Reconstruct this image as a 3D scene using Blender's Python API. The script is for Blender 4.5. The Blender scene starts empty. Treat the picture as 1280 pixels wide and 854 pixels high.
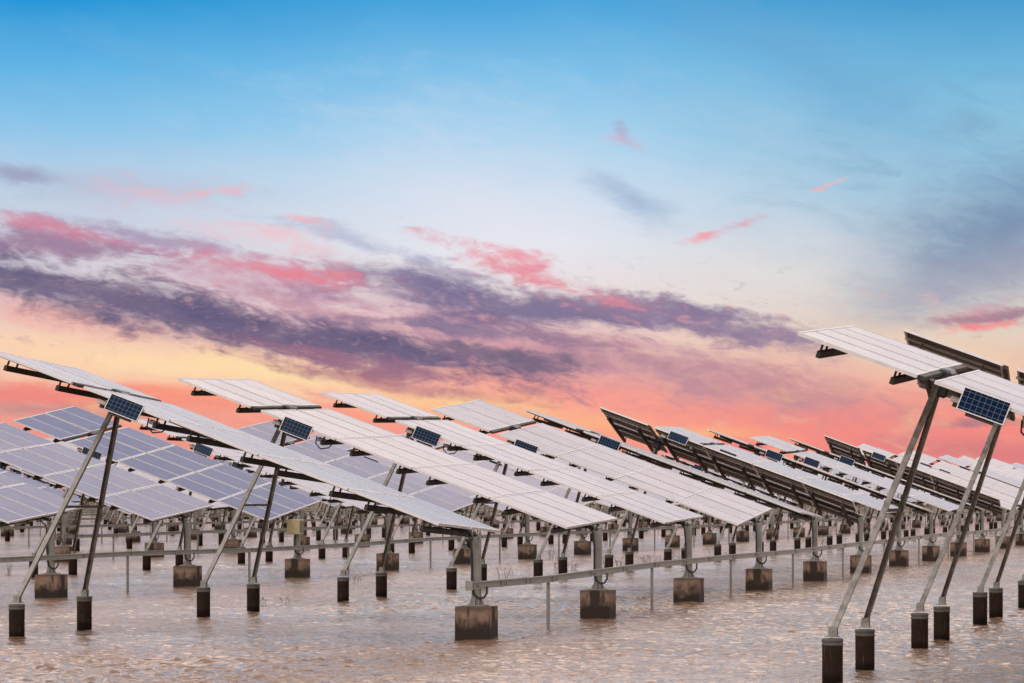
import bpy, bmesh, math, random
from mathutils import Vector, Matrix
random.seed(7)
sc = bpy.context.scene
COL = sc.collection
R = math.radians

# ------------------------------------------------------------------ camera
FPX = 3784.0            # focal length in pixels of a 1280 px wide frame
YAW = 0.2586            # the camera looks a little left of the row direction
CAM = Vector((12.408, -44.775, 2.2))
cd = bpy.data.cameras.new('camera')
cam = bpy.data.objects.new('camera', cd)
COL.objects.link(cam)
cam.location = CAM
cam.rotation_euler = (R(90), 0, YAW)
cd.sensor_width = 36
cd.lens = FPX / 1280 * 36
cd.shift_y = (619.3 - 427) / 1280
cd.clip_start = 0.5
cd.clip_end = 20000
sc.camera = cam
sc.view_settings.view_transform = 'Standard'
sc.view_settings.look = 'None'
sc.view_settings.gamma = 1
sc.view_settings.exposure = 0.0


def lin(c):
    out = []
    for v in c[:3]:
        v = v / 255
        out.append(v / 12.92 if v <= 0.04045 else ((v + 0.055) / 1.055) ** 2.4)
    return (*out, 1)


# ------------------------------------------------------------------ node helpers
class NT:
    def __init__(s, tree):
        s.t = tree
        tree.nodes.clear()

    def n(s, kind, **kw):
        nd = s.t.nodes.new(kind)
        for k, v in kw.items():
            setattr(nd, k, v)
        return nd

    def put(s, sock, v):
        if isinstance(v, bpy.types.NodeSocket):
            s.t.links.new(v, sock)
        elif v is not None:
            sock.default_value = v

    def m(s, op, a, b=None, c=None, clamp=False):
        nd = s.n('ShaderNodeMath', operation=op, use_clamp=clamp)
        s.put(nd.inputs[0], a)
        s.put(nd.inputs[1], b)
        s.put(nd.inputs[2], c)
        return nd.outputs[0]

    def mix(s, f, a, b, blend='MIX'):
        nd = s.n('ShaderNodeMixRGB', blend_type=blend)
        s.put(nd.inputs[0], f)
        s.put(nd.inputs[1], a)
        s.put(nd.inputs[2], b)
        return nd.outputs[0]

    def rng(s, v, a, b, c=0.0, d=1.0, smooth=True):
        nd = s.n('ShaderNodeMapRange', interpolation_type='SMOOTHSTEP' if smooth else 'LINEAR')
        s.put(nd.inputs[0], v)
        for i, q in enumerate((a, b, c, d)):
            s.put(nd.inputs[i + 1], q)
        return nd.outputs[0]

    def ramp(s, f, stops):
        nd = s.n('ShaderNodeValToRGB')
        cr = nd.color_ramp
        cr.elements[0].position, cr.elements[0].color = stops[0]
        cr.elements[1].position, cr.elements[1].color = stops[-1]
        for p, c in stops[1:-1]:
            e = cr.elements.new(p)
            e.color = c
        s.put(nd.inputs[0], f)
        return nd.outputs[0]

    def noise(s, vec, scale, detail=4, rough=.55, dist=0.0, color=False):
        nd = s.n('ShaderNodeTexNoise')
        s.put(nd.inputs['Vector'], vec)
        nd.inputs['Scale'].default_value = scale
        nd.inputs['Detail'].default_value = detail
        nd.inputs['Roughness'].default_value = rough
        nd.inputs['Distortion'].default_value = dist
        return nd.outputs['Color' if color else 'Fac']

    def sep(s, v):
        nd = s.n('ShaderNodeSeparateXYZ')
        s.put(nd.inputs[0], v)
        return nd.outputs

    def comb(s, x, y, z=0.0):
        nd = s.n('ShaderNodeCombineXYZ')
        s.put(nd.inputs[0], x)
        s.put(nd.inputs[1], y)
        s.put(nd.inputs[2], z)
        return nd.outputs[0]


# ------------------------------------------------------------------ world: a sunset sky, laid out by compass bearing and elevation
SUN_EL, SUN_AZ = 32.0, 200.0      # veiled sun behind and to the left of the viewer
w = bpy.data.worlds.new('World')
sc.world = w
w.use_nodes = True
N = NT(w.node_tree)
co = N.n('ShaderNodeTexCoord').outputs['Generated']
x, y, z = N.sep(co)
cs, sn = math.cos(YAW), math.sin(YAW)
lat = N.m('ADD', N.m('MULTIPLY', x, cs), N.m('MULTIPLY', y, sn))
dep = N.m('SUBTRACT', N.m('MULTIPLY', y, cs), N.m('MULTIPLY', x, sn))
az = N.m('ARCTAN2', lat, dep)
el = N.m('ARCSINE', z)
# units: hundreds of "sky marks" (one mark = 1/3784 rad), u = bearing, v = downward from the top
U0 = N.m('MULTIPLY_ADD', az, FPX / 100, 6.40)
V0 = N.m('MULTIPLY_ADD', el, -FPX / 100, 6.19)
wv = N.comb(N.m('MULTIPLY', U0, .45), N.m('SUBTRACT', V0, N.m('MULTIPLY', U0, .14)), 3.1)
wn = N.noise(wv, 1.0, 6, .6, color=True)
wx, wy, wz = N.sep(wn)
U = N.m('MULTIPLY_ADD', N.m('SUBTRACT', wx, .5), .9, U0)
V = N.m('MULTIPLY_ADD', N.m('SUBTRACT', wy, .5), .45, V0)
# wispy detail, stretched along gently descending streaks
sv = N.comb(N.m('MULTIPLY', U0, 1.1), N.m('MULTIPLY', N.m('SUBTRACT', V, N.m('MULTIPLY', U0, .16)), 3.6), 7.7)
n1 = N.m('SUBTRACT', N.noise(sv, 1.0, 8, .62, .4), .5)
sv2 = N.comb(N.m('MULTIPLY', U0, 2.6), N.m('MULTIPLY', N.m('SUBTRACT', V0, N.m('MULTIPLY', U0, .13)), 6.0), 1.3)
n2 = N.m('SUBTRACT', N.noise(sv2, 1.0, 6, .58, .8), .5)
sv3 = N.comb(N.m('MULTIPLY', U0, 5.5), N.m('MULTIPLY', N.m('SUBTRACT', V0, N.m('MULTIPLY', U, .10)), 13.0), 4.3)
n3 = N.m('SUBTRACT', N.noise(sv3, 1.0, 5, .58, 1.0), .5)
nz = N.m('ADD', N.m('ADD', N.m('MULTIPLY', n1, 2.2), N.m('MULTIPLY', n2, 1.3)), N.m('MULTIPLY', n3, .35))
tone = N.rng(N.m('ADD', n1, N.m('MULTIPLY', n2, .8)), -.28, .30, .30, 0)
RV = lambda yy: (yy + 600) / 1240.0
vf = N.m('DIVIDE', N.m('ADD', V, 6.0), 12.40)


def grad(st):
    return N.ramp(vf, [(max(0, min(1, RV(a))), lin(c)) for a, c in st])


left = grad([(-600, (30, 120, 190)), (-150, (12, 128, 200)), (10, (22, 148, 214)), (90, (92, 178, 228)), (160, (138, 196, 234)), (230, (186, 208, 230)),
             (300, (208, 208, 222)), (370, (222, 206, 212)), (430, (240, 200, 182)), (480, (248, 190, 160)), (530, (240, 150, 136)), (640, (226, 128, 122))])
mid = grad([(-600, (40, 130, 200)), (-150, (40, 140, 208)), (10, (70, 164, 220)), (90, (122, 190, 232)), (170, (160, 208, 238)), (240, (205, 222, 240)),
            (310, (228, 230, 238)), (380, (238, 220, 216)), (450, (244, 190, 172)), (500, (250, 168, 146)), (560, (248, 146, 134)), (640, (236, 128, 124))])
right = grad([(-600, (36, 120, 185)), (-150, (40, 130, 190)), (10, (66, 154, 206)), (90, (108, 180, 220)), (170, (140, 194, 222)), (250, (160, 196, 218)),
              (320, (190, 200, 212)), (380, (216, 208, 200)), (430, (228, 206, 188)), (480, (238, 176, 158)), (530, (244, 138, 130)), (580, (240, 124, 124)), (640, (226, 116, 120))])
sky = N.mix(N.rng(U0, 0.5, 6.5), left, mid)
sky = N.mix(N.rng(U0, 6.5, 12.2), sky, right)


def cloud(cx, cy, ang, L, T, rgb, op, A=1.0, soft=.8, tint=False):
    """one streak or bank of cloud: centre, slope, half length, half height, colour, cover, raggedness, softness"""
    global sky
    c, s_ = math.cos(R(ang)), math.sin(R(ang))
    cx, cy, L, T = cx / 100, cy / 100, L / 100, T / 100
    a = N.m('MULTIPLY_ADD', V, s_ / L, N.m('MULTIPLY_ADD', U, c / L, -(cx * c + cy * s_) / L))
    b = N.m('MULTIPLY_ADD', V, c / T, N.m('MULTIPLY_ADD', U, -s_ / T, -(-cx * s_ + cy * c) / T))
    r = N.m('SQRT', N.m('MULTIPLY_ADD', a, a, N.m('MULTIPLY', b, b)))
    d = N.m('MULTIPLY_ADD', nz, A, N.m('SUBTRACT', 1.0, r))
    f = N.rng(d, -.25, -.25 + soft * 1.45, 0, op)
    lite = tuple(min(255, v + (236 - v) * .55) if i_ == 0 else v + (178 - v) * .55 for i_, v in enumerate(rgb[:2])) + (rgb[2] + (186 - rgb[2]) * .55,)
    sky = N.mix(f, sky, N.mix(tone, lin(rgb), lin(lite)) if tint else lin(rgb))


# broad veils
cloud(660, 190, 12, 360, 95, (196, 216, 238), .6, .6, 1.3)
cloud(980, 170, 20, 260, 70, (158, 192, 220), .5, .8, 1.3)
cloud(1250, 290, -26, 260, 95, (110, 138, 172), .95, .5, 1.0)
cloud(1260, 330, -10, 140, 50, (140, 148, 176), .7, .6, 1.1)
cloud(1010, 90, 30, 330, 60, (104, 164, 208), .6, .6, 1.2)
cloud(1200, 360, -10, 200, 50, (176, 170, 186), .6, .4, 1.2)
cloud(620, 270, 20, 260, 90, (236, 230, 240), .6, .3, 1.2)
cloud(960, 340, 5, 200, 60, (234, 228, 222), .6, .3, 1.2)
cloud(790, 255, 28, 75, 26, (150, 174, 206), .8, .6, 1.0)
cloud(190, 80, 20, 130, 22, (110, 176, 220), .5, .5, 1.2)
cloud(150, 235, 3, 240, 24, (176, 184, 208), .6, .8, 1.0)
cloud(20, 222, 6, 60, 14, (150, 152, 184), .8, .6)
# warm light low down
cloud(150, 452, 7, 420, 36, (254, 214, 176), .95, .4, .9)
cloud(330, 468, 5, 230, 20, (255, 224, 170), .9, .5, 1.0)
cloud(590, 503, 6, 150, 18, (255, 210, 148), .9, .5, 1.0)
cloud(830, 536, 6, 190, 16, (255, 186, 128), .8, .4, .9)
cloud(1190, 462, 14, 190, 42, (246, 212, 178), .9, .4, .9)
cloud(1260, 500, 10, 110, 26, (252, 214, 170), .8, .4, .9)
cloud(100, 398, 9, 250, 26, (240, 172, 162), .85, .7, .9)
cloud(60, 492, 4, 260, 17, (238, 128, 124), .9, .6, .7)
cloud(300, 505, 5, 240, 16, (250, 148, 122), .85, .5, .8)
cloud(70, 512, 3, 180, 13, (186, 130, 136), .75, .6, .9)
cloud(760, 492, 8, 340, 30, (252, 152, 142), .85, .6, .9)
cloud(1060, 532, 5, 260, 32, (246, 138, 130), .85, .5, .9)
cloud(1210, 560, 5, 150, 20, (206, 122, 128), .7, .6, .9)
# mauve banks
cloud(560, 385, 9, 420, 62, (206, 168, 188), .85, .8, 1.2, False)
cloud(420, 375, 10, 330, 34, (190, 152, 178), .7, 1.0, 1.1, True)
cloud(600, 432, 9, 400, 46, (206, 146, 160), .9, .9, .9, True)
cloud(850, 468, 12, 300, 46, (182, 134, 150), .92, .8, 1.0, True)
cloud(980, 440, 12, 180, 16, (232, 182, 168), .6, .9, .9, True)
cloud(1000, 498, 10, 160, 22, (190, 134, 144), .7, .7, .9, True)
cloud(330, 345, 12, 190, 22, (204, 160, 180), .8, 1.0, .9, True)
cloud(420, 415, 8, 250, 30, (176, 138, 164), .8, .9, .9, True)
# dark violet banks
cloud(75, 308, 5, 150, 24, (150, 118, 152), .95, 1.0, .7, True)
cloud(200, 297, 9, 170, 13, (158, 144, 178), .85, .9, .8, True)
cloud(170, 385, 14, 280, 36, (82, 80, 120), 1, .75, .6, True)
cloud(40, 358, 6, 160, 20, (92, 88, 124), .95, .8, .6, True)
cloud(410, 430, 9, 320, 29, (88, 80, 120), 1, .8, .65, True)
cloud(470, 458, 9, 200, 13, (150, 102, 128), .85, 1.0, .7, True)
cloud(540, 352, 6, 150, 27, (122, 122, 158), .85, 1.1, .8, True)
cloud(670, 382, 5, 290, 28, (104, 98, 140), .95, .8, .6, True)
cloud(900, 408, 10, 200, 25, (124, 110, 148), .92, 1.0, .7, True)
cloud(560, 412, 5, 150, 12, (118, 104, 142), .85, 1.0, .7, True)
cloud(600, 442, 9, 110, 10, (108, 92, 122), .9, .9, .6, True)
cloud(690, 420, 14, 110, 16, (140, 110, 142), .75, 1.0, .8, True)
cloud(480, 478, 8, 190, 10, (168, 104, 126), .75, 1.0, .7, True)
cloud(450, 300, 14, 150, 10, (168, 182, 210), .7, 1.2, .8, True)
cloud(1240, 402, -8, 90, 12, (150, 110, 138), .9, .9, .7, True)
cloud(1220, 528, -4, 50, 7, (160, 112, 128), .8, .8, .7, True)
# pink crests
cloud(215, 246, 4, 110, 22, (226, 190, 204), .7, 1.4, 1.3)
cloud(262, 239, -3, 62, 7, (246, 176, 180), .75, 1.4, 1.2)
cloud(350, 296, 11, 120, 20, (244, 196, 202), .75, 1.4, 1.3)
cloud(345, 287, 12, 80, 8, (248, 182, 186), .65, 1.4, 1.3)
cloud(380, 275, 20, 30, 6, (246, 176, 182), .7, 1.2, 1.1)
cloud(370, 338, 11, 160, 22, (214, 134, 156), .85, 1.3, 1.2)
cloud(390, 345, 9, 110, 12, (236, 130, 144), .75, 1.6, 1.1)
cloud(60, 286, 10, 130, 13, (216, 128, 152), .8, 1.3, 1.1)
cloud(640, 320, 12, 45, 11, (240, 144, 156), .8, 1.8, 1.0)
cloud(655, 345, 22, 85, 14, (240, 138, 148), .75, 1.9, 1.1)
cloud(725, 365, 14, 95, 10, (240, 142, 148), .75, 1.8, 1.1)
cloud(690, 352, 16, 150, 22, (226, 142, 160), .5, 1.6, 1.2)
cloud(880, 297, -12, 22, 5, (250, 160, 164), .9, 1.0, .9)
cloud(915, 288, -14, 46, 8, (222, 154, 172), .85, 1.3, 1.1)
cloud(1022, 239, -22, 14, 4, (250, 172, 168), .9, 1.3, .9)
cloud(1050, 230, -17, 30, 3, (240, 184, 186), .8, 1.5, .9)
cloud(785, 168, 50, 22, 9, (168, 168, 204), .75, 1.4, 1.0)
cloud(795, 182, 25, 34, 10, (206, 178, 204), .7, 1.5, 1.1)
cloud(1245, 413, -9, 85, 8, (246, 132, 136), .9, 1.3, .9)
cloud(1220, 395, -12, 60, 16, (214, 150, 160), .6, 1.4, 1.2)
# mottling: thin pink and grey fibres through the whole bank
band = N.m('MULTIPLY', N.rng(V, 3.05, 3.7), N.rng(V, 4.7, 4.2))
glow = N.m('MULTIPLY', N.rng(V, 4.5, 5.0), N.rng(V, 6.6, 6.0))
fib = N.m('ADD', n2, N.m('MULTIPLY', n3, .5))
sky = N.mix(N.m('MULTIPLY', band, N.rng(fib, .02, .35, 0, .45)), sky, lin((244, 186, 184)))
sky = N.mix(N.m('MULTIPLY', band, N.rng(fib, -.04, -.36, 0, .42)), sky, lin((126, 112, 148)))
sky = N.mix(N.m('MULTIPLY', glow, N.rng(n1, .0, .26, 0, .6)), sky, lin((255, 190, 142)))
sky = N.mix(N.m('MULTIPLY', glow, N.rng(n1, -.02, -.26, 0, .55)), sky, lin((208, 126, 136)))
# faint cirrus over the blue
cir = N.m('MULTIPLY', N.rng(V, .2, 2.0), N.rng(V, 3.6, 2.4))
sky = N.mix(N.m('MULTIPLY', cir, N.rng(n1, -.05, .5, 0, .3)), sky, lin((200, 212, 232)))
sky = N.mix(N.m('MULTIPLY', N.rng(U0, 7.5, 12.5), N.m('MULTIPLY', cir, N.rng(n1, .06, -.26, 0, .55))), sky, lin((118, 152, 188)))
# added unseen overcast; its bright and dim bands shaped to light panels and water
over = N.noise(co, 2.2, 4, .55)
fill_ovc = N.ramp(N.m('DIVIDE', el, R(90)), [(.0, (1.1, 1.0, 1.0, 1)), (.11, (2.2, 1.78, 1.56, 1)), (.24, (2.0, 1.64, 1.46, 1)), (.315, (.50, .54, .63, 1)), (.5, (.7, .72, .8, 1)), (.75, (1.9, 1.75, 1.75, 1)), (1, (2.2, 2.0, 2.0, 1))])
fill_ovc = N.mix(1.0, fill_ovc, N.mix(over, (.8, .8, .8, 1), (1.2, 1.2, 1.2, 1)), 'MULTIPLY')
hi = N.rng(el, R(9.35), R(11.5))
back = N.rng(N.m('ABSOLUTE', az), R(22), R(70), 0, .9)
sky = N.mix(N.m('MAXIMUM', hi, back), sky, fill_ovc)
bg = N.n('ShaderNodeBackground')
N.put(bg.inputs[0], sky)
bg.inputs[1].default_value = 0.97
nis = N.n('ShaderNodeTexSky', sky_type='NISHITA')
nis.sun_disc = False
nis.sun_elevation = R(SUN_EL)
nis.sun_rotation = R(SUN_AZ)
bg2 = N.n('ShaderNodeBackground')
N.put(bg2.inputs[0], nis.outputs[0])
bg2.inputs[1].default_value = 0.004
add = N.n('ShaderNodeAddShader')
N.put(add.inputs[0], bg.outputs[0])
N.put(add.inputs[1], bg2.outputs[0])
wo = N.n('ShaderNodeOutputWorld')
N.put(wo.inputs[0], add.outputs[0])
w.cycles.sampling_method = 'MANUAL'
w.cycles.sample_map_resolution = 512

sl = bpy.data.lights.new('sun', 'SUN')
sl.energy = 0.8
sl.angle = R(14)
sl.color = (1, .93, .86)
so = bpy.data.objects.new('sun', sl)
COL.objects.link(so)
so.rotation_euler = (R(90 - SUN_EL), 0, R(180 - SUN_AZ))


# ------------------------------------------------------------------ materials
def mat(name):
    m = bpy.data.materials.new(name)
    m.use_nodes = True
    n = NT(m.node_tree)
    b = n.n('ShaderNodeBsdfPrincipled')
    o = n.n('ShaderNodeOutputMaterial')
    n.put(o.inputs[0], b.outputs[0])
    return m, n, b


def objco(n, jitter=True):
    c = n.n('ShaderNodeTexCoord').outputs['Object']
    if not jitter:
        return c
    r = n.n('ShaderNodeObjectInfo').outputs['Random']
    v = n.n('ShaderNodeVectorMath', operation='ADD')
    n.put(v.inputs[0], c)
    k = n.m('MULTIPLY', r, 37.0)
    n.put(v.inputs[1], n.comb(k, k, k))
    return v.outputs[0]


def metal(name, c1, c2, rough, metallic, scale=6, rust=0.0):
    m, n, b = mat(name)
    co = objco(n)
    f = n.noise(co, scale, 6, .65)
    f = n.rng(f, .3, .7)
    c = n.mix(f, c1, c2)
    if rust:
        g = n.rng(n.noise(co, 3.1, 5, .7), .58, .72, 0, rust)
        c = n.mix(g, c, (.10, .052, .03, 1))
    n.put(b.inputs['Base Color'], c)
    b.inputs['Metallic'].default_value = metallic
    n.put(b.inputs['Roughness'], n.rng(f, 0, 1, rough - .08, rough + .12, False))
    return m


M = {}
M['steel'] = metal('galvanised_steel', (.185, .185, .165, 1), (.28, .28, .25, 1), .5, .3, 5, .3)
M['leg'] = metal('weathered_galvanised_steel', (.13, .12, .105, 1), (.31, .295, .27, 1), .45, .4, 7, .35)
M['dark'] = metal('dark_painted_steel', (.018, .0145, .012, 1), (.038, .031, .027, 1), .55, .2, 5)
M['alu'] = metal('anodised_aluminium', (.58, .56, .56, 1), (.68, .66, .65, 1), .55, .15, 9)
M['cable'] = metal('black_cable', (.012, .011, .011, 1), (.022, .02, .02, 1), .5, 0)
M['drive'] = metal('dark_drive_paint', (.02, .022, .03, 1), (.05, .05, .06, 1), .4, 0)
M['cabinet'] = metal('pale_yellow_cabinet', (.36, .30, .16, 1), (.44, .38, .22, 1), .5, 0)
M['cabinet_front'] = metal('cabinet_window', (.10, .08, .045, 1), (.17, .14, .08, 1), .3, 0)
M['whitebox'] = metal('grey_white_plastic', (.42, .40, .38, 1), (.55, .52, .5, 1), .5, 0)

# backsheet of the modules
m, n, b = mat('module_backsheet')
co = objco(n)
n.put(b.inputs['Base Color'], n.mix(n.noise(co, 3, 4), (.07, .058, .05, 1), (.14, .118, .105, 1)))
b.inputs['Roughness'].default_value = .6
M['back'] = m


def glass(name, cell, line, sky_sheen):
    m, n, b = mat(name)
    c = objco(n, False)
    X, Y, Z = n.sep(c)

    def grid(v, pitch, width):
        f = n.m('FRACT', n.m('DIVIDE', v, pitch))
        d = n.m('MINIMUM', f, n.m('SUBTRACT', 1.0, f))
        return n.m('LESS_THAN', d, width / pitch / 2)
    g = n.m('MAXIMUM', grid(X, .15, .005), grid(n.m('ADD', Y, .075), .15, .005))
    cellc = n.mix(n.noise(objco(n), 6, 2), cell, tuple(v * 1.5 for v in cell[:3]) + (1,))
    colr = n.mix(n.m('MULTIPLY', g, .12), cellc, line)
    # patchy pale tone in the colour, standing in for grazing sky reflection
    dn = n.rng(n.noise(objco(n), 3.0, 5, .6), .25, .75, sky_sheen * .75, sky_sheen * 1.2)
    rnd = n.n('ShaderNodeObjectInfo').outputs['Random']
    dn = n.m('MULTIPLY', dn, n.m('MULTIPLY_ADD', rnd, .36, .82), clamp=True)
    n.put(b.inputs['Base Color'], n.mix(dn, colr, (.43, .43, .475, 1)))
    b.inputs['Roughness'].default_value = .22
    b.inputs['IOR'].default_value = 1.5
    b.inputs['Specular IOR Level'].default_value = .12
    b.inputs['Sheen Weight'].default_value = .08
    b.inputs['Sheen Roughness'].default_value = .4
    return m


M['glass'] = glass('pale_sheen_cell_glass', (.022, .035, .095, 1), (.28, .29, .33, 1), .40)
M['glass_blue'] = glass('bluer_cell_glass', (.024, .04, .13, 1), (.24, .26, .36, 1), .13)  # less of the painted pale reflection, so the farther rows look bluer

# little supply module: clear dark blue cells with a silver grid
m, n, b = mat('small_module_cells')
c = objco(n, False)
X, Y, Z = n.sep(c)


def gridn(n, v, pitch, width):
    f = n.m('FRACT', n.m('DIVIDE', v, pitch))
    d = n.m('MINIMUM', f, n.m('SUBTRACT', 1.0, f))
    return n.m('LESS_THAN', d, width / pitch / 2)


g = n.m('MAXIMUM', gridn(n, X, .0685, .006), gridn(n, n.m('ADD', Y, .0325), .065, .006))
n.put(b.inputs['Base Color'], n.mix(g, n.mix(n.noise(c, 60, 2), (.002, .009, .026, 1), (.003, .013, .036, 1)), (.085, .125, .185, 1)))
b.inputs['Roughness'].default_value = .25
b.inputs['IOR'].default_value = 1.25
b.inputs['Specular IOR Level'].default_value = .15
M['small'] = m

# concrete block: pale brown, dark wet stain running down from the post, dark tide band
m, n, b = mat('stained_concrete')
c = objco(n, False)
X, Y, Z = n.sep(c)
cj = objco(n)
base = n.mix(n.noise(cj, 9, 6, .6), (.17, .112, .083, 1), (.30, .208, .16, 1))
side = n.m('ADD', X, Y)
nn = n.noise(cj, 4.5, 4, .6)
nd_ = n.noise(n.comb(n.m('MULTIPLY', n.m('ADD', n.sep(cj)[0], n.sep(cj)[1]), 1.0), 0.0, n.m('MULTIPLY', n.sep(cj)[2], .25)), 9, 3, .5)
drip = n.rng(nd_, .52, .64)
top = n.rng(n.m('ADD', Z, n.m('MULTIPLY', n.m('SUBTRACT', nn, .5), .25)), .49, .40, 1, 0)
tide = n.rng(n.m('ADD', Z, n.m('MULTIPLY', n.m('SUBTRACT', nn, .5), .5)), .14, .40, 1, 0)
ax = n.m('ABSOLUTE', n.m('ADD', X, n.m('MULTIPLY', n.m('SUBTRACT', nn, .5), .12)))
mid_ = n.rng(ax, .075, .125, 1, 0)
st = n.m('MAXIMUM', n.m('MAXIMUM', n.m('MULTIPLY', drip, .75), n.m('MULTIPLY', tide, .95)), n.m('MAXIMUM', n.m('MULTIPLY', mid_, .9), n.m('MULTIPLY', top, .5)))
n.put(b.inputs['Base Color'], n.mix(st, base, (.019, .0135, .011, 1)))
n.put(b.inputs['Roughness'], n.rng(st, 0, 1, .9, .65))
b.inputs['Specular IOR Level'].default_value = .15
bp = n.n('ShaderNodeBump')
bp.inputs['Strength'].default_value = .35
bp.inputs['Distance'].default_value = .01
n.put(bp.inputs['Height'], n.noise(cj, 30, 5))
n.put(b.inputs['Normal'], bp.outputs[0])
M['block'] = m

# pipe pile: dark rusty brown, grey collar at the head, pale runs of lime
m, n, b = mat('wet_stained_pile')
cj = objco(n)
X, Y, Z = n.sep(objco(n, False))
jx, jy, jz = n.sep(cj)
base = n.mix(n.noise(cj, 10, 5, .6), (.018, .0125, .01, 1), (.055, .035, .028, 1))
ang = n.m('ARCTAN2', Y, X)
run = n.rng(n.noise(n.comb(n.m('MULTIPLY', ang, 2.2), n.m('MULTIPLY', jz, .9), jx), 3.0, 4, .6), .60, .68, 0, .6)
base = n.mix(run, base, (.16, .13, .11, 1))
head = n.rng(n.m('ADD', Z, n.m('MULTIPLY', n.noise(cj, 12, 3), .03)), .455, .475)
base = n.mix(head, base, n.mix(n.noise(cj, 14, 4), (.055, .05, .046, 1), (.14, .13, .12, 1)))
wet = n.rng(Z, .05, .16, .75, 0)
base = n.mix(wet, base, (.009, .007, .006, 1))
n.put(b.inputs['Base Color'], base)
b.inputs['Roughness'].default_value = .7
b.inputs['Specular IOR Level'].default_value = .12
M['pile'] = m

# muddy water
m, n, b = mat('muddy_water')
c = n.n('ShaderNodeTexCoord').outputs['Object']
big = n.noise(c, .06, 4, .6)
n.put(b.inputs['Base Color'], n.mix(n.rng(big, .35, .65), (.165, .094, .058, 1), (.225, .132, .084, 1)))
b.inputs['Roughness'].default_value = .08
b.inputs['IOR'].default_value = 1.33
mp = n.n('ShaderNodeMapping')
mp.inputs['Rotation'].default_value = (0, 0, R(24))
mp.inputs['Scale'].default_value = (1.0, 1.7, 1)
n.put(mp.inputs[0], c)
h0 = n.noise(mp.outputs[0], .8, 2, .5, .4)
h1 = n.noise(mp.outputs[0], 3.6, 3, .55, .6)
h2 = n.noise(mp.outputs[0], 9.0, 3, .6, .5)
gust = n.rng(n.noise(c, .16, 3, .6), .35, .65, .5, 1.15)
h = n.m('MULTIPLY', n.m('ADD', n.m('MULTIPLY', h0, .05), n.m('ADD', n.m('MULTIPLY', h1, .06), n.m('MULTIPLY', h2, .018))), gust)
bp = n.n('ShaderNodeBump')
bp.inputs['Strength'].default_value = 1.0
bp.inputs['Distance'].default_value = 1.0
n.put(bp.inputs['Height'], h)
n.put(b.inputs['Normal'], bp.outputs[0])
M['water'] = m

m, n, b = mat('dry_bank_soil')
c = n.n('ShaderNodeTexCoord').outputs['Object']
n.put(b.inputs['Base Color'], n.mix(n.noise(c, .25, 6, .65), (.10, .07, .045, 1), (.20, .145, .095, 1)))
b.inputs['Roughness'].default_value = .95
M['soil'] = m


def leafmat(name, a, bcol):
    m, n, b = mat(name)
    geo = n.n('ShaderNodeNewGeometry').outputs['Random Per Island']
    n.put(b.inputs['Base Color'], n.mix(geo, a, bcol))
    b.inputs['Roughness'].default_value = .8
    return m


M['grass'] = leafmat('dry_bank_grass', (.10, .075, .035, 1), (.22, .16, .08, 1))
M['leaf'] = leafmat('olive_leaves', (.045, .05, .02, 1), (.13, .105, .04, 1))
M['bark'] = metal('shrub_bark', (.05, .04, .03, 1), (.09, .07, .05, 1), .9, 0)
M['reed'] = leafmat('dry_reed', (.10, .068, .05, 1), (.20, .14, .105, 1))


# ------------------------------------------------------------------ mesh helpers (each returns shared mesh data)
def finish(bm, name, mats, smooth=False):
    me = bpy.data.meshes.new(name)
    bmesh.ops.recalc_face_normals(bm, faces=bm.faces[:])
    bm.to_mesh(me)
    bm.free()
    for q in mats:
        me.materials.append(M[q])
    if smooth:
        for p in me.polygons:
            p.use_smooth = True
    return me


def box(bm, c, s, mi=0, rot=None, bev=0.0):
    r = bmesh.ops.create_cube(bm, size=1)
    vs = r['verts']
    T = Matrix.Translation(Vector(c)) @ (rot.to_4x4() if rot else Matrix.Identity(4)) @ Matrix.Diagonal((*s, 1))
    bmesh.ops.transform(bm, matrix=T, verts=vs)
    fs = {f for v in vs for f in v.link_faces}
    for f in fs:
        f.material_index = mi
    if bev:
        es = list({e for v in vs for e in v.link_edges})
        bmesh.ops.bevel(bm, geom=es, offset=bev, segments=1, affect='EDGES')


def basis(d, up=Vector((0, 0, 1))):
    d = d.normalized()
    if abs(d.dot(up)) > .98:
        up = Vector((1, 0, 0))
    a = up.cross(d).normalized()
    return a, d.cross(a), d


def prism(bm, p, q, prof, up=Vector((0, 0, 1)), mi=0):
    """extrude a closed 2D profile from p to q"""
    p, q = Vector(p), Vector(q)
    a, b_, d = basis(q - p, up)
    lo = [bm.verts.new(p + a * u + b_ * v) for u, v in prof]
    hi = [bm.verts.new(q + a * u + b_ * v) for u, v in prof]
    k = len(prof)
    for i in range(k):
        bm.faces.new((lo[i], lo[(i + 1) % k], hi[(i + 1) % k], hi[i])).material_index = mi
    bm.faces.new(lo[::-1]).material_index = mi
    bm.faces.new(hi).material_index = mi


def tube(bm, pts, r, seg=8, mi=0):
    pts = [Vector(p) for p in pts]
    rings = []
    for i, p in enumerate(pts):
        d = pts[min(i + 1, len(pts) - 1)] - pts[max(i - 1, 0)]
        a, b_, _ = basis(d, Vector((.31, .9, .17)))
        rr = r if not isinstance(r, (list, tuple)) else r[i]
        rings.append([bm.verts.new(p + (a * math.cos(t) + b_ * math.sin(t)) * rr) for t in [2 * math.pi * j / seg for j in range(seg)]])
    for A_, B_ in zip(rings, rings[1:]):
        for j in range(seg):
            bm.faces.new((A_[j], A_[(j + 1) % seg], B_[(j + 1) % seg], B_[j])).material_index = mi
    bm.faces.new(rings[0][::-1]).material_index = mi
    bm.faces.new(rings[-1]).material_index = mi


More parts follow.
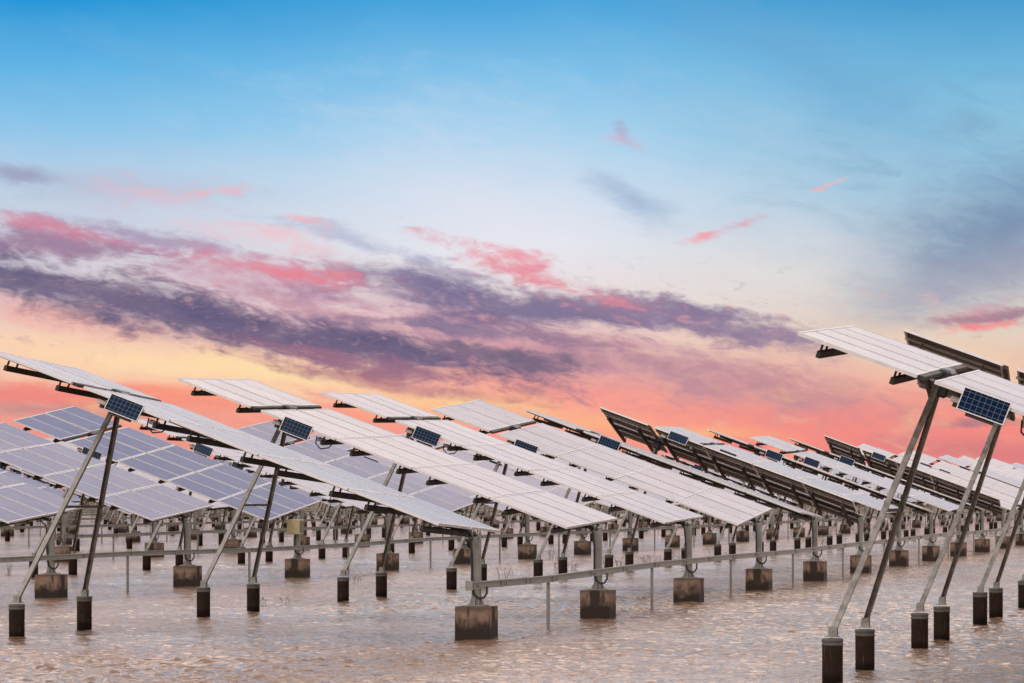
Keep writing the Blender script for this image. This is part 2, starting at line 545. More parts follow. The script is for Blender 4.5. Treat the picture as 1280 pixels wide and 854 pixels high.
def lathe(bm, prof, seg=24, mi=0):
    rings = [[bm.verts.new((r * math.cos(2 * math.pi * j / seg), r * math.sin(2 * math.pi * j / seg), z)) for j in range(seg)] for r, z in prof]
    for A_, B_ in zip(rings, rings[1:]):
        for j in range(seg):
            bm.faces.new((A_[j], A_[(j + 1) % seg], B_[(j + 1) % seg], B_[j])).material_index = mi
    bm.faces.new(rings[0][::-1]).material_index = mi
    bm.faces.new(rings[-1]).material_index = mi


def link(name, me, parent=None, mtx=None):
    o = bpy.data.objects.new(name, me)
    COL.objects.link(o)
    if parent:
        o.parent = parent
    if mtx is not None:
        o.matrix_local = mtx
    return o


def tag(o, label=None, cat=None, group=None, kind=None):
    for k, v in (('label', label), ('category', cat), ('group', group), ('kind', kind)):
        if v:
            o[k] = v
    return o


# ------------------------------------------------------------------ setting: ground sheet, water
bm = bmesh.new()
rad = [0.0, 60, 200, 352, 360, 364, 372, 380, 420, 600, 1500, 6000]
hz = [-1.2, -1.2, -1.2, -1.2, -.3, .5, 1.25, 1.45, 1.3, 1.2, 1.2, 1.2]
SEG = 160
rings = []
for rr, zz in zip(rad[1:], hz[1:]):
    ring = []
    for j in range(SEG):
        t = 2 * math.pi * j / SEG
        wob = (math.sin(5 * t) * 6 + math.sin(13 * t + 1) * 4 + math.sin(41 * t) * 1.5) if 300 < rr < 500 else 0
        ring.append(bm.verts.new((CAM.x + (rr + wob) * math.cos(t), CAM.y + (rr + wob) * math.sin(t), zz + (random.uniform(-.12, .12) if zz > .4 else 0))))
    rings.append(ring)
bm.faces.new(rings[0])
for A_, B_ in zip(rings, rings[1:]):
    for j in range(SEG):
        bm.faces.new((A_[j], A_[(j + 1) % SEG], B_[(j + 1) % SEG], B_[j]))
tag(link('ground', finish(bm, 'ground', ['soil'], True)), kind='structure')
# wind-chopped water: a fan of fine cells where the water is near, wider cells towards the bank and behind
import numpy as np
rs = np.random.RandomState(5)
NW = 90
wl = np.exp(rs.uniform(math.log(.14), math.log(.46), NW))
wd = R(65) + rs.normal(0, .75, NW)
wp = rs.uniform(0, 6.283, NW)
wa = .165 * math.sqrt(2 / NW) * wl / 6.283
NL = 50
wl = np.concatenate([wl, np.exp(rs.uniform(math.log(.45), math.log(1.6), NL))])
wd = np.concatenate([wd, R(70) + rs.normal(0, .6, NL)])
wp = np.concatenate([wp, rs.uniform(0, 6.283, NL)])
wa = np.concatenate([wa, .04 * math.sqrt(2 / NL) * wl[NW:] / 6.283])
rad_ = [20.0]
grow = lambda q_: .006 if q_ < 32 or q_ > 160 else .0013
while rad_[-1] < 376:
    rad_.append(rad_[-1] * (1 + grow(rad_[-1])))
rad_ = np.array(rad_)
fine_ = np.linspace(-.22, .22, 520)
coarse = np.linspace(.22, 2 * math.pi - .22, 40)[1:-1]
thv = np.concatenate([fine_, coarse]) + YAW + math.pi / 2
RR, TT = np.meshgrid(rad_, thv, indexing='ij')
WX, WY = CAM.x + RR * np.cos(TT), CAM.y + RR * np.sin(TT)
gustv = .75 + .45 * np.sin(WX * .11 + 1.3 * np.sin(WY * .07)) * np.sin(WY * .13 + WX * .05) + .15 * np.sin(WX * .31 - WY * .23)
HH = np.zeros_like(WX)
step = RR * np.where((RR < 32) | (RR > 160), .006, .0013)
for l_, d_, p_, a_ in zip(wl, wd, wp, wa):
    k_ = 6.283 / l_
    fade = np.clip((l_ / step - 2.0) / 1.5, 0, 1)
    HH += a_ * fade * np.sin(k_ * (WX * math.cos(d_) + WY * math.sin(d_)) + p_)
HH = HH * np.clip(gustv, .6, 1.2)
HH = HH + 2.5 * HH * np.abs(HH)
HH[:, len(fine_):] = 0
HH[:, 0] = HH[:, len(fine_) - 1] = 0
HH[-1] = 0
nr, nt = WX.shape
vco = np.stack([WX, WY, HH], -1).reshape(-1, 3)
vco = np.vstack([vco, [[CAM.x, CAM.y, 0]]])
ii, jj = np.meshgrid(np.arange(nr - 1), np.arange(nt), indexing='ij')
j2 = (jj + 1) % nt
quads = np.stack([ii * nt + jj, (ii + 1) * nt + jj, (ii + 1) * nt + j2, ii * nt + j2], -1).reshape(-1, 4)
jt = np.arange(nt)
tris = np.stack([np.full(nt, nr * nt), jt, (jt + 1) % nt], -1)
wm = bpy.data.meshes.new('water')
wm.vertices.add(len(vco))
wm.vertices.foreach_set('co', vco.astype(np.float32).ravel())
wm.loops.add(quads.size + tris.size)
wm.loops.foreach_set('vertex_index', np.concatenate([quads.ravel(), tris.ravel()]).astype(np.int32))
wm.polygons.add(len(quads) + len(tris))
wm.polygons.foreach_set('loop_start', np.concatenate([np.arange(len(quads)) * 4, quads.size + np.arange(len(tris)) * 3]).astype(np.int32))
wm.polygons.foreach_set('use_smooth', np.ones(len(quads) + len(tris), dtype=bool))
wm.update(calc_edges=True)
wm.validate()
wm.materials.append(M['water'])
tag(link('water', wm), kind='structure')

# ------------------------------------------------------------------ tracker geometry
TILT = R(20.2)
ZP = 1.685               # height of the low bearing
CT, ST = math.cos(TILT), math.sin(TILT)
AX = Vector((-CT, 0, ST))
SG = 6.215                # distance along the tube from the low bearing to the drive
PITCH, PL, PW = 1.505, 1.48, .898
YS = [-1.425, -.505, .505, 1.425]
WH = 1.88
S0 = .09                 # low end of the table
SC_LOW = [S0 + PL / 2 + PITCH * i for i in range(4)]
SC_UP = SG + .085 + PL / 2
BASEX = -7.03            # A-frame feet
FOOTY = 1.335
PILE_H = .53
APEX = AX * SG + Vector((0, 0, ZP)) - Vector((ST, 0, CT)) * .17


def tframe(roll, dz=0.0):
    r = R(roll)
    v = Vector((0, 1, 0))
    nrm = Vector((ST, 0, CT))
    v2 = v * math.cos(r) + nrm * math.sin(r)
    n2 = nrm * math.cos(r) - v * math.sin(r)
    m_ = Matrix.Identity(4)
    for i, c_ in enumerate((AX, -v2, n2)):          # x up the tube, y to the viewer's side, z off the glass
        for j in range(3):
            m_[j][i] = c_[j]
    return Matrix.Translation((0, 0, ZP + dz)) @ m_


ME = {}
# solar module: glass laminate and its frame
fw, fs_, th = .03, .011, .04


def laminate(mats):
    bm = bmesh.new()
    box(bm, (0, 0, -.007), (PL - 2 * fw - .002, PW - 2 * fs_ - .002, .006))
    for f in bm.faces:
        if f.normal.z < -.5:
            f.material_index = 1
    me = finish(bm, 'solar_panel', mats)
    return me


def frame_into(bm, mi):
    for s_ in (-1, 1):
        box(bm, (s_ * (PL / 2 - fw / 2), 0, -th / 2), (fw, PW, th), mi)
        box(bm, (0, s_ * (PW / 2 - fs_ / 2), -th / 2), (PL - 2 * fw, fs_, th), mi)


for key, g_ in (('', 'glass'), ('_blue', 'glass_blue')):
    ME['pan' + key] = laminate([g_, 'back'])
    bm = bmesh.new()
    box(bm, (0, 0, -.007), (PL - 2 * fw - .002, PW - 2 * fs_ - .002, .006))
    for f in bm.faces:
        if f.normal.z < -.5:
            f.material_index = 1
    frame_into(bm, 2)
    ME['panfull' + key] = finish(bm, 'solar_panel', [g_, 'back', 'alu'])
    # five modules abreast and lengthwise as one far table half
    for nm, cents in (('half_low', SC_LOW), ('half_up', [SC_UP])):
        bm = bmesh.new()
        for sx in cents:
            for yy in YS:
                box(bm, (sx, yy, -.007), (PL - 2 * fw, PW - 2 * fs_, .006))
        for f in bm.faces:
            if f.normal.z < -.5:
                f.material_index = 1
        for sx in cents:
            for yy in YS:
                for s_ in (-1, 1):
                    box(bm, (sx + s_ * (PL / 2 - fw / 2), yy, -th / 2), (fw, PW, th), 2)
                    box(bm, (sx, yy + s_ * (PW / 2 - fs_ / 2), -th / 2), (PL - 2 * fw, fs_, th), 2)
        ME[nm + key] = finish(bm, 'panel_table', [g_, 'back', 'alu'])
bm = bmesh.new()
frame_into(bm, 0)
ME['frame'] = finish(bm, 'panel_frame', ['alu'])

# purlin: dark box section across the table, with two stand-off clips at each end
bm = bmesh.new()
box(bm, (0, 0, -.19), (.06, 3.3, .085), 0, bev=.006)
for yy in (-1.60, -1.25, 1.25, 1.60):
    box(bm, (0, yy, -.11), (.025, .025, .08), 0)
ME['purlin'] = finish(bm, 'purlin', ['dark'])


def rail(L):
    bm = bmesh.new()
    box(bm, (0, 0, -.056), (L, .04, .03), 0)
    return finish(bm, 'rail', ['steel'])


ME['rail_low'] = rail(4 * PITCH)
ME['rail_up'] = rail(PL)
bm = bmesh.new()
tube(bm, [(-.02, 0, -.093), (SC_UP + .6, 0, -.093)], .05, 12)
for sx in [S0 + .1, SG - .3, SG + .3]:
    box(bm, (sx, 0, -.095), (.03, .13, .106))
ME['tube'] = finish(bm, 'torque_tube', ['dark'])
# drive at the gap: cross bar, gearbox and motor
bm = bmesh.new()
box(bm, (0, 0, -.03), (.07, 3.62, .05), 0)
ME['crossbar'] = finish(bm, 'cross_bar', ['dark'])
bm = bmesh.new()
box(bm, (0, 0, -.02), (.16, .46, .16), 0, bev=.03)
box(bm, (0, 0, -.19), (.2, .26, .2), 0, bev=.03)
for yy in (-.33, -.28, .28, .33):
    box(bm, (0.02, yy, .03), (.04, .035, .05), 0)
ME['drive'] = finish(bm, 'slew_drive', ['drive'])
bm = bmesh.new()
tube(bm, [(0, -.12, -.21), (0, -.2, -.21), (0, -.205, -.21), (0, -.44, -.21)], [.05, .05, .042, .042], 12)
ME['motor'] = finish(bm, 'motor', ['dark'])
# small supply module (local x along the tube, y up its face, z outwards)
bm = bmesh.new()
box(bm, (0, 0, 0), (.548, .26, .008))
ME['smallpan'] = finish(bm, 'supply_panel', ['small'])
bm = bmesh.new()
for s_ in (-1, 1):
    box(bm, (s_ * .279, 0, -.006), (.01, .28, .03))
    box(bm, (0, s_ * .135, -.006), (.548, .01, .03))
ME['smallframe'] = finish(bm, 'panel_frame', ['alu'])
bm = bmesh.new()
box(bm, (-.21, .06, 0), (.34, .05, .03))
ME['smallarm'] = finish(bm, 'hanger', ['dark'])
bm = bmesh.new()
box(bm, (0, 0, 0), (.15, .11, .07), 0, bev=.012)
ME['ctrlbox'] = finish(bm, 'control_box', ['whitebox'])
bm = bmesh.new()
tube(bm, [(5.02, 1.62, -.12), (4.98, 1.68, -.24), (4.86, 1.68, -.30), (4.75, 1.6, -.24), (4.72, 1.5, -.12)], .012, 6)
ME['loop'] = finish(bm, 'cable', ['cable'])

# concrete block
bm = bmesh.new()
box(bm, (0, 0, .1), (.54, .54, .80), 0, bev=.008)
ME['block'] = finish(bm, 'concrete_block', ['block'])
# post: flanged column with trapezoid gussets at its foot
bm = bmesh.new()
pw = .062
prism(bm, (0, 0, .5), (0, 0, ZP - .12), [(-pw, -pw), (pw, -pw), (pw, -pw + .014), (.012, -pw + .014), (.012, pw - .014), (pw, pw - .014), (pw, pw), (-pw, pw),
                                         (-pw, -pw)][:8] if False else [(-pw, -pw), (pw, -pw), (pw, pw), (-pw, pw)], Vector((0, 1, 0)))
box(bm, (0, 0, .512), (.3, .3, .02))
for sx, sy in ((1, 0), (-1, 0), (0, 1), (0, -1)):
    a_ = Vector((sx, sy, 0))
    t_ = Vector((-sy, sx, 0)) * .008
    p0, p1, p2, p3 = a_ * (pw + .001) + Vector((0, 0, .522)), a_ * .14 + Vector((0, 0, .522)), a_ * .12 + Vector((0, 0, .54)), a_ * (pw + .001) + Vector((0, 0, .66))
    f1 = [bm.verts.new(p + t_) for p in (p0, p1, p2, p3)]
    f2 = [bm.verts.new(p - t_) for p in (p0, p1, p2, p3)]
    bm.faces.new(f1)
    bm.faces.new(f2[::-1])
    for i in range(4):
        bm.faces.new((f1[i], f1[(i + 1) % 4], f2[(i + 1) % 4], f2[i]))
box(bm, (.0635, 0, 1.18), (.003, .127, .006))
ME['post'] = finish(bm, 'post', ['steel'])
# rounded ear plates that carry the bearing
bm = bmesh.new()
for xx in (-.05, .05):
    pr = [(-pw, -.12), (pw, -.12)] + [(pw * math.cos(t), pw * math.sin(t)) for t in [math.pi * i / 10 for i in range(11)]]
    a1 = [bm.verts.new((xx - .01, u_, v_)) for u_, v_ in pr]
    a2 = [bm.verts.new((xx + .01, u_, v_)) for u_, v_ in pr]
    bm.faces.new(a1)
    bm.faces.new(a2[::-1])
    for i in range(len(pr)):
        bm.faces.new((a1[i], a1[(i + 1) % len(pr)], a2[(i + 1) % len(pr)], a2[i]))
tube(bm, [(-.075, 0, 0), (.075, 0, 0)], .028, 10)
ME['ear'] = finish(bm, 'bearing', ['steel'])
# black cable from the table down the post, looping under the tray
bm = bmesh.new()
tube(bm, [(-.62, -.25, ZP + .02), (-.4, -.2, ZP + .03), (-.2, -.13, ZP - .02), (-.08, -.085, ZP - .14), (-.05, -.085, ZP - .4), (-.05, -.085, 1.0), (-.05, -.085, .80), (-.02, -.09, .68),
          (.06, -.085, .62), (.13, -.06, .63), (.17, -.02, .70), (.17, 0, .80)], .017, 7)
ME['cable'] = finish(bm, 'cable', ['cable'], True)
# piles
bm = bmesh.new()
rp = .122
lathe(bm, [(rp, -.8), (rp, .445), (rp + .006, .45), (rp + .006, .465), (rp, .47), (rp, .49), (rp + .006, .495), (rp + .006, .52), (rp - .004, PILE_H), (.02, PILE_H)], 26)
ME['pile'] = finish(bm, 'pile', ['pile'])
for p in ME['pile'].polygons:
    p.use_smooth = len(p.vertices) == 4
# sloping legs: lipped channels, open towards the middle of the frame
LEG = {}
for side in (-1, 1):
    foot = Vector((BASEX, side * FOOTY, PILE_H + .05))
    tip = APEX + Vector((0, side * .07, 0))
    bm = bmesh.new()
    cw, cdp, tk = .034, .034, .005
    prof = [(-cw, -cdp), (cw, -cdp), (cw, cdp), (cw - tk, cdp), (cw - tk, -cdp + tk), (-cw + tk, -cdp + tk), (-cw + tk, cdp), (-cw, cdp)]
    # a local frame whose +v points inwards
    d = (tip - foot).normalized()
    inward = Vector((0, -side, 0))
    inward = (inward - d * inward.dot(d)).normalized()
    a_ = inward.cross(d)
    lo = [bm.verts.new(foot - d * .03 + a_ * u_ + inward * v_ - foot) for u_, v_ in prof]
    hi_ = [bm.verts.new(tip + a_ * u_ + inward * v_ - foot) for u_, v_ in prof]
    for i in range(8):
        bm.faces.new((lo[i], lo[(i + 1) % 8], hi_[(i + 1) % 8], hi_[i]))
    bm.faces.new(lo)
    bm.faces.new(hi_)
    LEG[side] = (finish(bm, 'leg', ['leg']), foot, tip)
bm = bmesh.new()
box(bm, (0, 0, PILE_H + .008), (.15, .15, .012))
for s_ in (-1, 1):
    box(bm, (.01, s_ * .043, PILE_H + .07), (.1, .008, .112))
box(bm, (-.042, 0, PILE_H + .05), (.008, .078, .07))
tube(bm, [(.01, -.06, PILE_H + .08), (.01, .06, PILE_H + .08)], .013, 6)
ME['shoe'] = finish(bm, 'mounting_bracket', ['steel'])
zb = 2.02
tb = (zb - LEG[1][1].z) / (LEG[1][2].z - LEG[1][1].z)
pb = LEG[1][1].lerp(LEG[1][2], tb)
bm = bmesh.new()
box(bm, (0, 0, 0), (.04, 2 * pb.y, .04))
ME['brace'] = finish(bm, 'cross_brace', ['dark'])
BR = Vector((pb.x, 0, pb.z))
# head plate joining the two legs under the drive
bm = bmesh.new()
box(bm, (0, 0, 0), (.16, .34, .02), rot=Matrix.Rotation(TILT, 3, 'Y'))
ME['head'] = finish(bm, 'head_plate', ['dark'])
I4 = Matrix.Identity(4)
T = Matrix.Translation


def tracker(x, y, roll, dz, label, group, full=True, fine=False, blue=False):
    t = bpy.data.objects.new('solar_tracker', None)
    COL.objects.link(t)
    t.empty_display_size = .3
    t.location = (x, y, 0)
    tag(t, label, 'solar tracker', group)
    F = tframe(roll, dz)
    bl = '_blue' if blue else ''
    link('concrete_block', ME['block'], t, Matrix.Rotation(random.choice((0, 90, 180, 270)) * math.pi / 180, 4, 'Z'))
    po = link('post', ME['post'], t)
    if full:
        link('bearing', ME['ear'], po, T((0, 0, ZP - .075)))
        link('cable', ME['cable'], t)
    for side in (-1, 1):
        pl = link('pile', ME['pile'], t, T((BASEX, side * FOOTY, random.uniform(-.03, .03))) @ Matrix.Rotation(random.uniform(0, 6.28), 4, 'Z'))
        me, foot, tip = LEG[side]
        lg = link('leg', me, t, T(foot))
        if full:
            link('mounting_bracket', ME['shoe'], lg, T((0, 0, -foot.z)))
    link('cross_brace', ME['brace'], t, T(BR))
    link('torque_tube', ME['tube'], t, F)
    if full:
        link('head_plate', ME['head'], t, T(APEX))
        dr = link('slew_drive', ME['drive'], t, F @ T((SG, 0, -.03)))
        link('motor', ME['motor'], dr)
        link('cross_bar', ME['crossbar'], t, F @ T((SG + .04, 0, 0)))
        for sx in SC_LOW + [SC_UP]:
            for k in (-.31, .31):
                link('purlin', ME['purlin'], t, F @ T((sx + k * PL, 0, 0)))
        for yy in (-1.5, 1.5):
            link('rail', ME['rail_low'], t, F @ T(((SC_LOW[0] + SC_LOW[3]) / 2, yy, 0)))
            link('rail', ME['rail_up'], t, F @ T((SC_UP, yy, 0)))
        for sx in SC_LOW + [SC_UP]:
            for yy in YS:
                jit = Matrix.Rotation(random.gauss(0, .0025), 4, 'X') @ Matrix.Rotation(random.gauss(0, .0025), 4, 'Y')
                mm = F @ T((sx, yy, random.gauss(0, .002))) @ jit
                if fine:
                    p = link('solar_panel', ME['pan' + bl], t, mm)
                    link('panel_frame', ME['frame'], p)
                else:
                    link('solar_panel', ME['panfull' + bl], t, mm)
        link('control_box', ME['ctrlbox'], t, F @ T((SG - .42, 1.66, -.14)))
        link('control_box', ME['ctrlbox'], t, F @ T((SG - 1.28, 1.55, -.16)))
        link('cable', ME['loop'], t, F)
    else:
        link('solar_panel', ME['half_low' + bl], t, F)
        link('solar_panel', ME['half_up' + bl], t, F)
        for sx in SC_LOW + [SC_UP]:
            for k in (-.31, .31):
                link('purlin', ME['purlin'], t, F @ T((sx + k * PL, 0, 0)))
    SPM = F @ T((SG - (.76 if x > 5 else .88), WH + .05, -.08)) @ Matrix.Rotation(R(-72), 4, 'X')
    sp = link('supply_panel', ME['smallpan'], t, SPM)
    if full:
        link('panel_frame', ME['smallframe'], sp)
        link('hanger', ME['smallarm'], sp, T((.21, .08, -.06)))
    return t


# ------------------------------------------------------------------ rows
S = 8.1751


def proj(p):
    d = Vector(p) - CAM
    dp = -math.sin(YAW) * d.x + math.cos(YAW) * d.y
    la = math.cos(YAW) * d.x + math.sin(YAW) * d.y
    if dp < 1:
        return None
    return 640 + FPX * la / dp, 619.3 - FPX * d.z / dp, dp


def seen(x, y):
    for q in ((0, 0, 0), (0, 0, ZP), (BASEX, 0, 0), (BASEX, -FOOTY, 0), tuple(AX * 8 + Vector((0, 0, ZP))), tuple(AX * 8 + Vector((0, -WH, ZP))), tuple(AX * 8 + Vector((0, WH, ZP)))):
        p = proj((x + q[0], y + q[1], q[2]))
        if p and -25 < p[0] < 1305 and p[1] < 870:
            return True
    return False


ROLLS = {
    0: {0: 4.5, 1: -11, 2: 0, 3: 0},
    1: {0: -2.5, 1: 2, 2: 1.5, 3: 5.5, 4: -2.4, 5: -11.5, 6: 1, 7: -2.5, 8: 2, 9: -2.5, 10: -11, 11: 6, 12: -2.5, 13: 5, 14: -2, 15: 3, 16: 5},
    2: {0: 5, 1: 5.5, 2: 8, 3: 0, 4: 7, 5: 6, 6: 6, 7: 4, 8: 1},
}
ROWX = [(13.973, -8.03 - 0 * S), (0.0, 0.0), (-13.84, 15.67 - 2 * S)]
for r in range(3, 18):
    ROWX.append((-13.84 * (r - 1), -.7 + random.uniform(-.3, .3)))
ORD = ['first', 'second', 'third', 'fourth', 'fifth', 'sixth', 'seventh', 'eighth', 'ninth', 'tenth', 'eleventh', 'twelfth', 'thirteenth', 'fourteenth', 'fifteenth',
       'sixteenth', 'seventeenth', 'eighteenth', 'nineteenth', 'twentieth']
rr = random.Random(3)
placed = []
for r, (rx, ry) in enumerate(ROWX):
    k0 = {0: 0, 1: 0}.get(r, -4)
    cnt = 0
    for k in range(k0, 46):
        yy = ry + k * S
        if math.hypot(rx - CAM.x, yy - CAM.y) > 335 or not seen(rx, yy):
            continue
        kk = k if r != 2 else k - 2
        roll = ROLLS.get(r, {}).get(kk)
        if roll is None:
            roll = rr.choice([-3, 1, 3, 5, 6, 8, -12]) if r < 3 else rr.choice([2, 4, 5, 6, 7, 8])
        placed.append((r, k, rx, yy, roll, cnt))
        cnt += 1
near_lab = {
    (0, 0): 'largest white topped solar tracker, its upper end alone against the sky at right',
    (0, 1): 'solar tracker showing its brown underside just behind the largest one at right',
    (0, 2): 'third solar tracker of the nearest row, its legs at the right edge',
    (1, 0): 'white nearly edge-on solar tracker whose high end runs out at left edge',
    (1, 4): 'almost level solar tracker seen edge-on as dark and white stripes',
    (1, 5): 'brown undersided solar tracker rolled away from view beyond the striped one',
}
yb = None
for (r, k, x, y, roll, c) in placed:
    dist = math.hypot(x - CAM.x, y - CAM.y)
    kk = k if r != 2 else k - 2
    full = dist < 150
    fine = r <= 2 and dist < 105
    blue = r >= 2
    face = 'brown undersided' if roll <= -10 else ('nearly edge-on' if roll <= 0 else ('white faced' if r < 2 else 'blue grey faced'))
    if (r, k) in near_lab:
        lab, grp = near_lab[(r, k)], 'solar trackers in the nearer rows'
    elif r == 0:
        lab, grp = 'solar tracker mostly beyond the right edge, %s of the nearest row' % ORD[c], 'solar trackers in the nearer rows'
    elif r == 1 and c < 16:
        lab, grp = '%s solar tracker on the %s post from left of the front cable tray' % (face, ORD[c]), 'solar trackers in the nearer rows'
    elif r == 2 and c < 12:
        lab, grp = '%s solar tracker, %s from left in the row behind the front cable tray' % (face, ORD[c]), 'solar trackers in the nearer rows'
    else:
        nm_ = {1: 'front', 2: 'second', 3: 'third', 4: 'fourth', 5: 'fifth', 6: 'sixth'}.get(r)
        if nm_:
            lab = 'mostly hidden solar tracker with dark piles in the %s row counted from the front tray' % nm_
            if r < 3:
                lab = 'tiny far solar tracker at the receding right end of the %s row' % nm_
            grp = 'far solar trackers of the %s row' % nm_
        else:
            lab, grp = 'distant solar tracker, mostly hidden, standing in the far rows near the bank', 'distant solar trackers'
    if r == 2 and kk == 2:
        lab = 'blue grey solar tracker with a yellow cabinet on its low post'
    t = tracker(x, y, roll, {0: -.13, 1: 0}.get(r, .08), lab, grp, full, fine, blue)
    if r == 2 and kk == 2:
        bm = bmesh.new()
        box(bm, (0, 0, 0), (.36, .34, .40), 0, bev=.012)
        cb = link('cabinet', finish(bm, 'cabinet', ['cabinet']), t, T((.02, -.25, 1.36)))
        bm = bmesh.new()
        box(bm, (0, 0, 0), (.01, .26, .30), 0)
        link('cabinet_door', finish(bm, 'cabinet_door', ['cabinet_front']), cb, T((.186, 0, 0)))

# ------------------------------------------------------------------ cable trays, one along each row of low posts
bm = bmesh.new()
box(bm, (0, 0, -.2), (.05, .05, 1.6))
ME['prop'] = finish(bm, 'support_post', ['steel'])
bm = bmesh.new()
box(bm, (0, 0, 0), (.012, .14, .2))
ME['cap'] = finish(bm, 'end_plate', ['steel'])
tray_lab = ['', 'grey steel cable tray starting at the biggest concrete block in front', 'grey cable tray of the second row, leaving at the left edge',
            'grey cable tray of the third row, low behind the second']
for r, (rx, ry) in enumerate(ROWX):
    if r == 0:
        continue
    ys = sorted(p[3] for p in placed if p[0] == r)
    if not ys:
        continue
    ys = ys[:60]
    e = bpy.data.objects.new('cable_tray', None)
    COL.objects.link(e)
    tx = .062 + .045
    y0 = ys[0] - (.8 if r == 1 else S * .5 if r == 2 else .3)
    e.location = (rx + tx, y0, 0)
    if r < 4:
        tag(e, tray_lab[r], 'cable tray', 'cable trays along the rows')
    else:
        tag(e, 'distant grey cable tray among the far rows of posts and blocks', 'cable tray', 'distant cable trays')
    bm = bmesh.new()
    pts = [y0] + [yy + S * .5 for yy in ys]
    if r == 2:
        pts = [y0 - S] + pts
    zz = .835
    prev = None
    rq = random.Random(r)
    zs = [zz + (rq.uniform(-.035, .035) if 0 < i else 0) for i in range(len(pts))]
    for i in range(len(pts) - 1):
        p0, p1 = Vector((0, pts[i] - y0, zs[i])), Vector((0, pts[i + 1] - y0, zs[i + 1]))
        prism(bm, p0, p1, [(-.04, -.055), (.04, -.055), (.04, .055), (-.04, .055), (-.04, .036), (-.022, .03), (-.022, -.03), (-.04, -.036)])
        for f_ in (.02, .36, .68):
            q = p0.lerp(p1, f_)
            box(bm, q, (.088, .012, .118))
            box(bm, q + Vector((.042, .35, -.01)), (.006, .14, .03))
    link('tray_channel', finish(bm, 'tray_channel', ['steel']), e)
    for i in range(1, len(pts)):
        if i > 24:
            break
        link('support_post', ME['prop'], e, T((0, pts[i] - y0, .24 + zs[i] - .895)))
    if r == 1:
        bm = bmesh.new()
        box(bm, (0, 0, 0), (.11, .012, .15))
        link('end_plate', finish(bm, 'end_plate', ['steel']), e, T((0, -.008, zz)))


# ------------------------------------------------------------------ dry reed sprigs standing in the water
def reed(x, y, h, nst, seed, label):
    q = random.Random(seed)
    bm = bmesh.new()
    for i in range(nst):
        a, ln = q.uniform(0, 6.28), q.uniform(.1, .55)
        bx, by = q.gauss(0, .10), q.gauss(0, .10)
        hh = h * q.uniform(.5, 1)
        pts = [(bx + math.cos(a) * ln * hh * t * t, by + math.sin(a) * ln * hh * t * t, hh * t - .1 * (1 - t)) for t in (0, .35, .7, 1)]
        tube(bm, pts, [.007, .006, .005, .002], 4)
        for k in range(q.randint(1, 4)):
            t = q.uniform(.4, 1)
            c = Vector((bx + math.cos(a) * ln * hh * t * t, by + math.sin(a) * ln * hh * t * t, hh * t))
            d = Vector((q.gauss(0, 1), q.gauss(0, 1), q.uniform(.1, 1))).normalized() * q.uniform(.08, .2)
            sd = d.cross(Vector((0, 0, 1))).normalized() * .012
            f = [bm.verts.new(c), bm.verts.new(c + d * .5 + sd), bm.verts.new(c + d), bm.verts.new(c + d * .5 - sd)]
            bm.faces.new(f)
    o = link('reed_clump', finish(bm, 'reed_clump', ['reed']))
    o.location = (x, y, 0)
    tag(o, label, 'reeds', 'dry reeds standing in the water')


def at(px, py):
    """point of the water surface lying in a given direction from the viewpoint"""
    dp = CAM.z * FPX / (py - 619.3)
    la = (px - 640) / FPX * dp
    return CAM.x + math.cos(YAW) * la - math.sin(YAW) * dp, CAM.y + math.sin(YAW) * la + math.cos(YAW) * dp


reeds = [(632, 724, .45, 9, 'dry reed sprig right of the nearest post, above its cable tray'), (700, 716, .35, 12, 'low reed clump left of the second front post'),
         (716, 714, .3, 9, 'small reed clump just left of the second front post'),
         (757, 712, .45, 12, 'reed clump just right of the second front post'), (775, 711, .35, 10, 'reed clump between the legs behind the second front post'),
         (806, 707, .4, 14, 'broad reed clump midway between the second and third front posts'), (822, 707, .35, 12, 'short reed clump left of the third front post'),
         (692, 700, .4, 10, 'reed sprig standing farther back left of the second post'), (846, 702, .4, 9, 'reed sprig close behind the third front post'),
         (10, 719, .4, 9, 'reed sprig in the water at the left edge'), (355, 756, .18, 4, 'thin twig in open water right of the second pair of piles'),
         (327, 757, .14, 4, 'tiny twig close to a pile in open water'), (1030, 684, .4, 10, 'reed sprig beyond the front tray toward the right'),
         (440, 728, .25, 6, 'thin reed sprig near the third pair of piles'), (905, 700, .3, 8, 'low reed sprig behind the fourth front post')]
for i, (px, py, h_, ns, lb) in enumerate(reeds):
    X_, Y_ = at(px, py)
    reed(X_, Y_, h_, ns, 50 + i, lb)

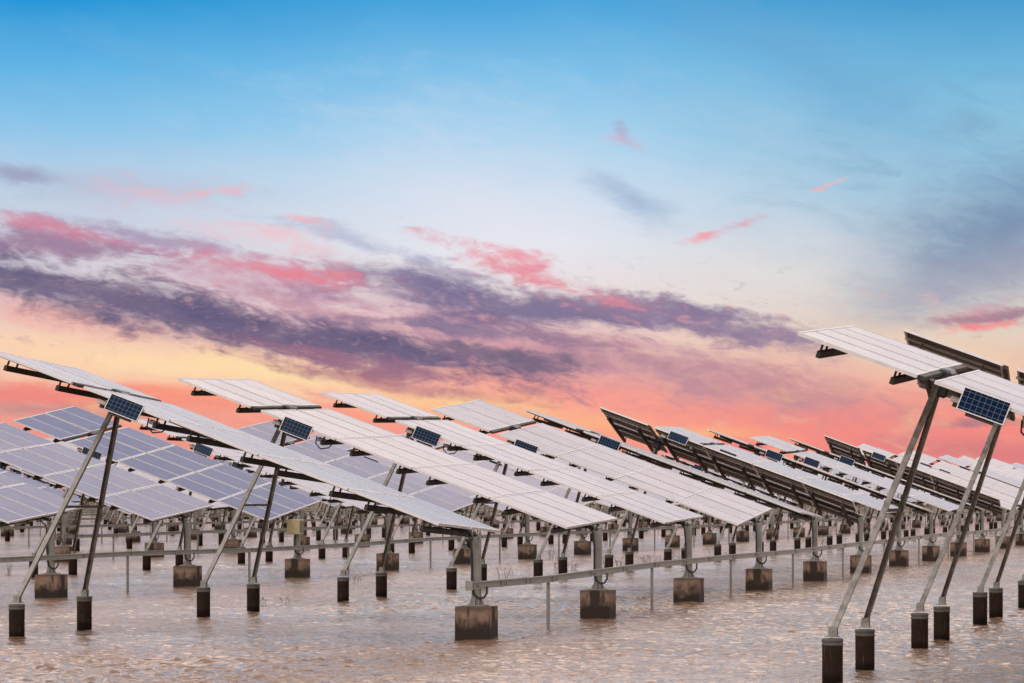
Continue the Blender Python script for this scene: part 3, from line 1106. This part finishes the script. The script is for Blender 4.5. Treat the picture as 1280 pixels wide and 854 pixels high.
# ------------------------------------------------------------------ far bank: dry grass and shrubs
q = random.Random(11)
bm = bmesh.new()
for i in range(9000):
    a = YAW + math.pi / 2 + q.uniform(-.24, .24)
    t_ = a
    wob = math.sin(5 * t_) * 6 + math.sin(13 * t_ + 1) * 4 + math.sin(41 * t_) * 1.5
    d = q.uniform(365, 384) + wob
    c = Vector((CAM.x + d * math.cos(a), CAM.y + d * math.sin(a), .6 + min(.7, (d - wob - 364) * .09)))
    h_ = q.uniform(.25, .8)
    s_ = Vector((math.cos(q.uniform(0, 6.28)), math.sin(q.uniform(0, 6.28)), 0)) * q.uniform(.08, .25)
    l_ = Vector((q.gauss(0, .15), q.gauss(0, .15), h_))
    bm.faces.new([bm.verts.new(c - s_), bm.verts.new(c + s_), bm.verts.new(c + l_)])
tag(link('bank_grass', finish(bm, 'bank_grass', ['grass'])), 'dry yellow brown grass along the far bank', 'grass', kind='stuff')
crowns, stems = [], []
for v_ in range(3):
    bm = bmesh.new()
    blobs = [(Vector((q.gauss(0, .8), q.gauss(0, .8), q.uniform(.7, 1.9))), q.uniform(.5, .9)) for _ in range(8)]
    for c, rad_ in blobs:
        for i in range(120):
            d = Vector((q.gauss(0, 1), q.gauss(0, 1), q.gauss(0, 1))).normalized() * rad_ * q.uniform(.5, 1.1)
            a_ = Vector((q.gauss(0, 1), q.gauss(0, 1), q.gauss(0, 1))).normalized() * .13
            b_ = a_.orthogonal().normalized() * .07
            p = c + d
            if p.z < .1:
                continue
            bm.faces.new([bm.verts.new(p - a_), bm.verts.new(p + b_), bm.verts.new(p + a_), bm.verts.new(p - b_)])
    crowns.append(finish(bm, 'crown', ['leaf']))
    bm = bmesh.new()
    for c, rad_ in blobs[:5]:
        tube(bm, [(0, 0, -.2), tuple(c * .5), tuple(c)], [.06, .04, .015], 5)
    stems.append(finish(bm, 'stem', ['bark']))
for i in range(26):
    a = YAW + math.pi / 2 + (i - 13) / 13 * .2 + q.uniform(-.006, .006)
    d = q.uniform(372, 392)
    e = bpy.data.objects.new('shrub', None)
    COL.objects.link(e)
    e.location = (CAM.x + d * math.cos(a), CAM.y + d * math.sin(a), 1.1)
    e.rotation_euler = (0, 0, q.uniform(0, 6.28))
    s_ = q.uniform(.5, .95)
    e.scale = (s_ * 1.2, s_ * 1.2, s_)
    tag(e, 'olive brown shrub on the far bank behind the trackers', 'shrub', 'shrubs on the far bank')
    link('crown', crowns[i % 3], e)
    link('stem', stems[i % 3], e)
print('TRACKERS', len(placed), {r_: sum(1 for p in placed if p[0] == r_) for r_ in range(18)})
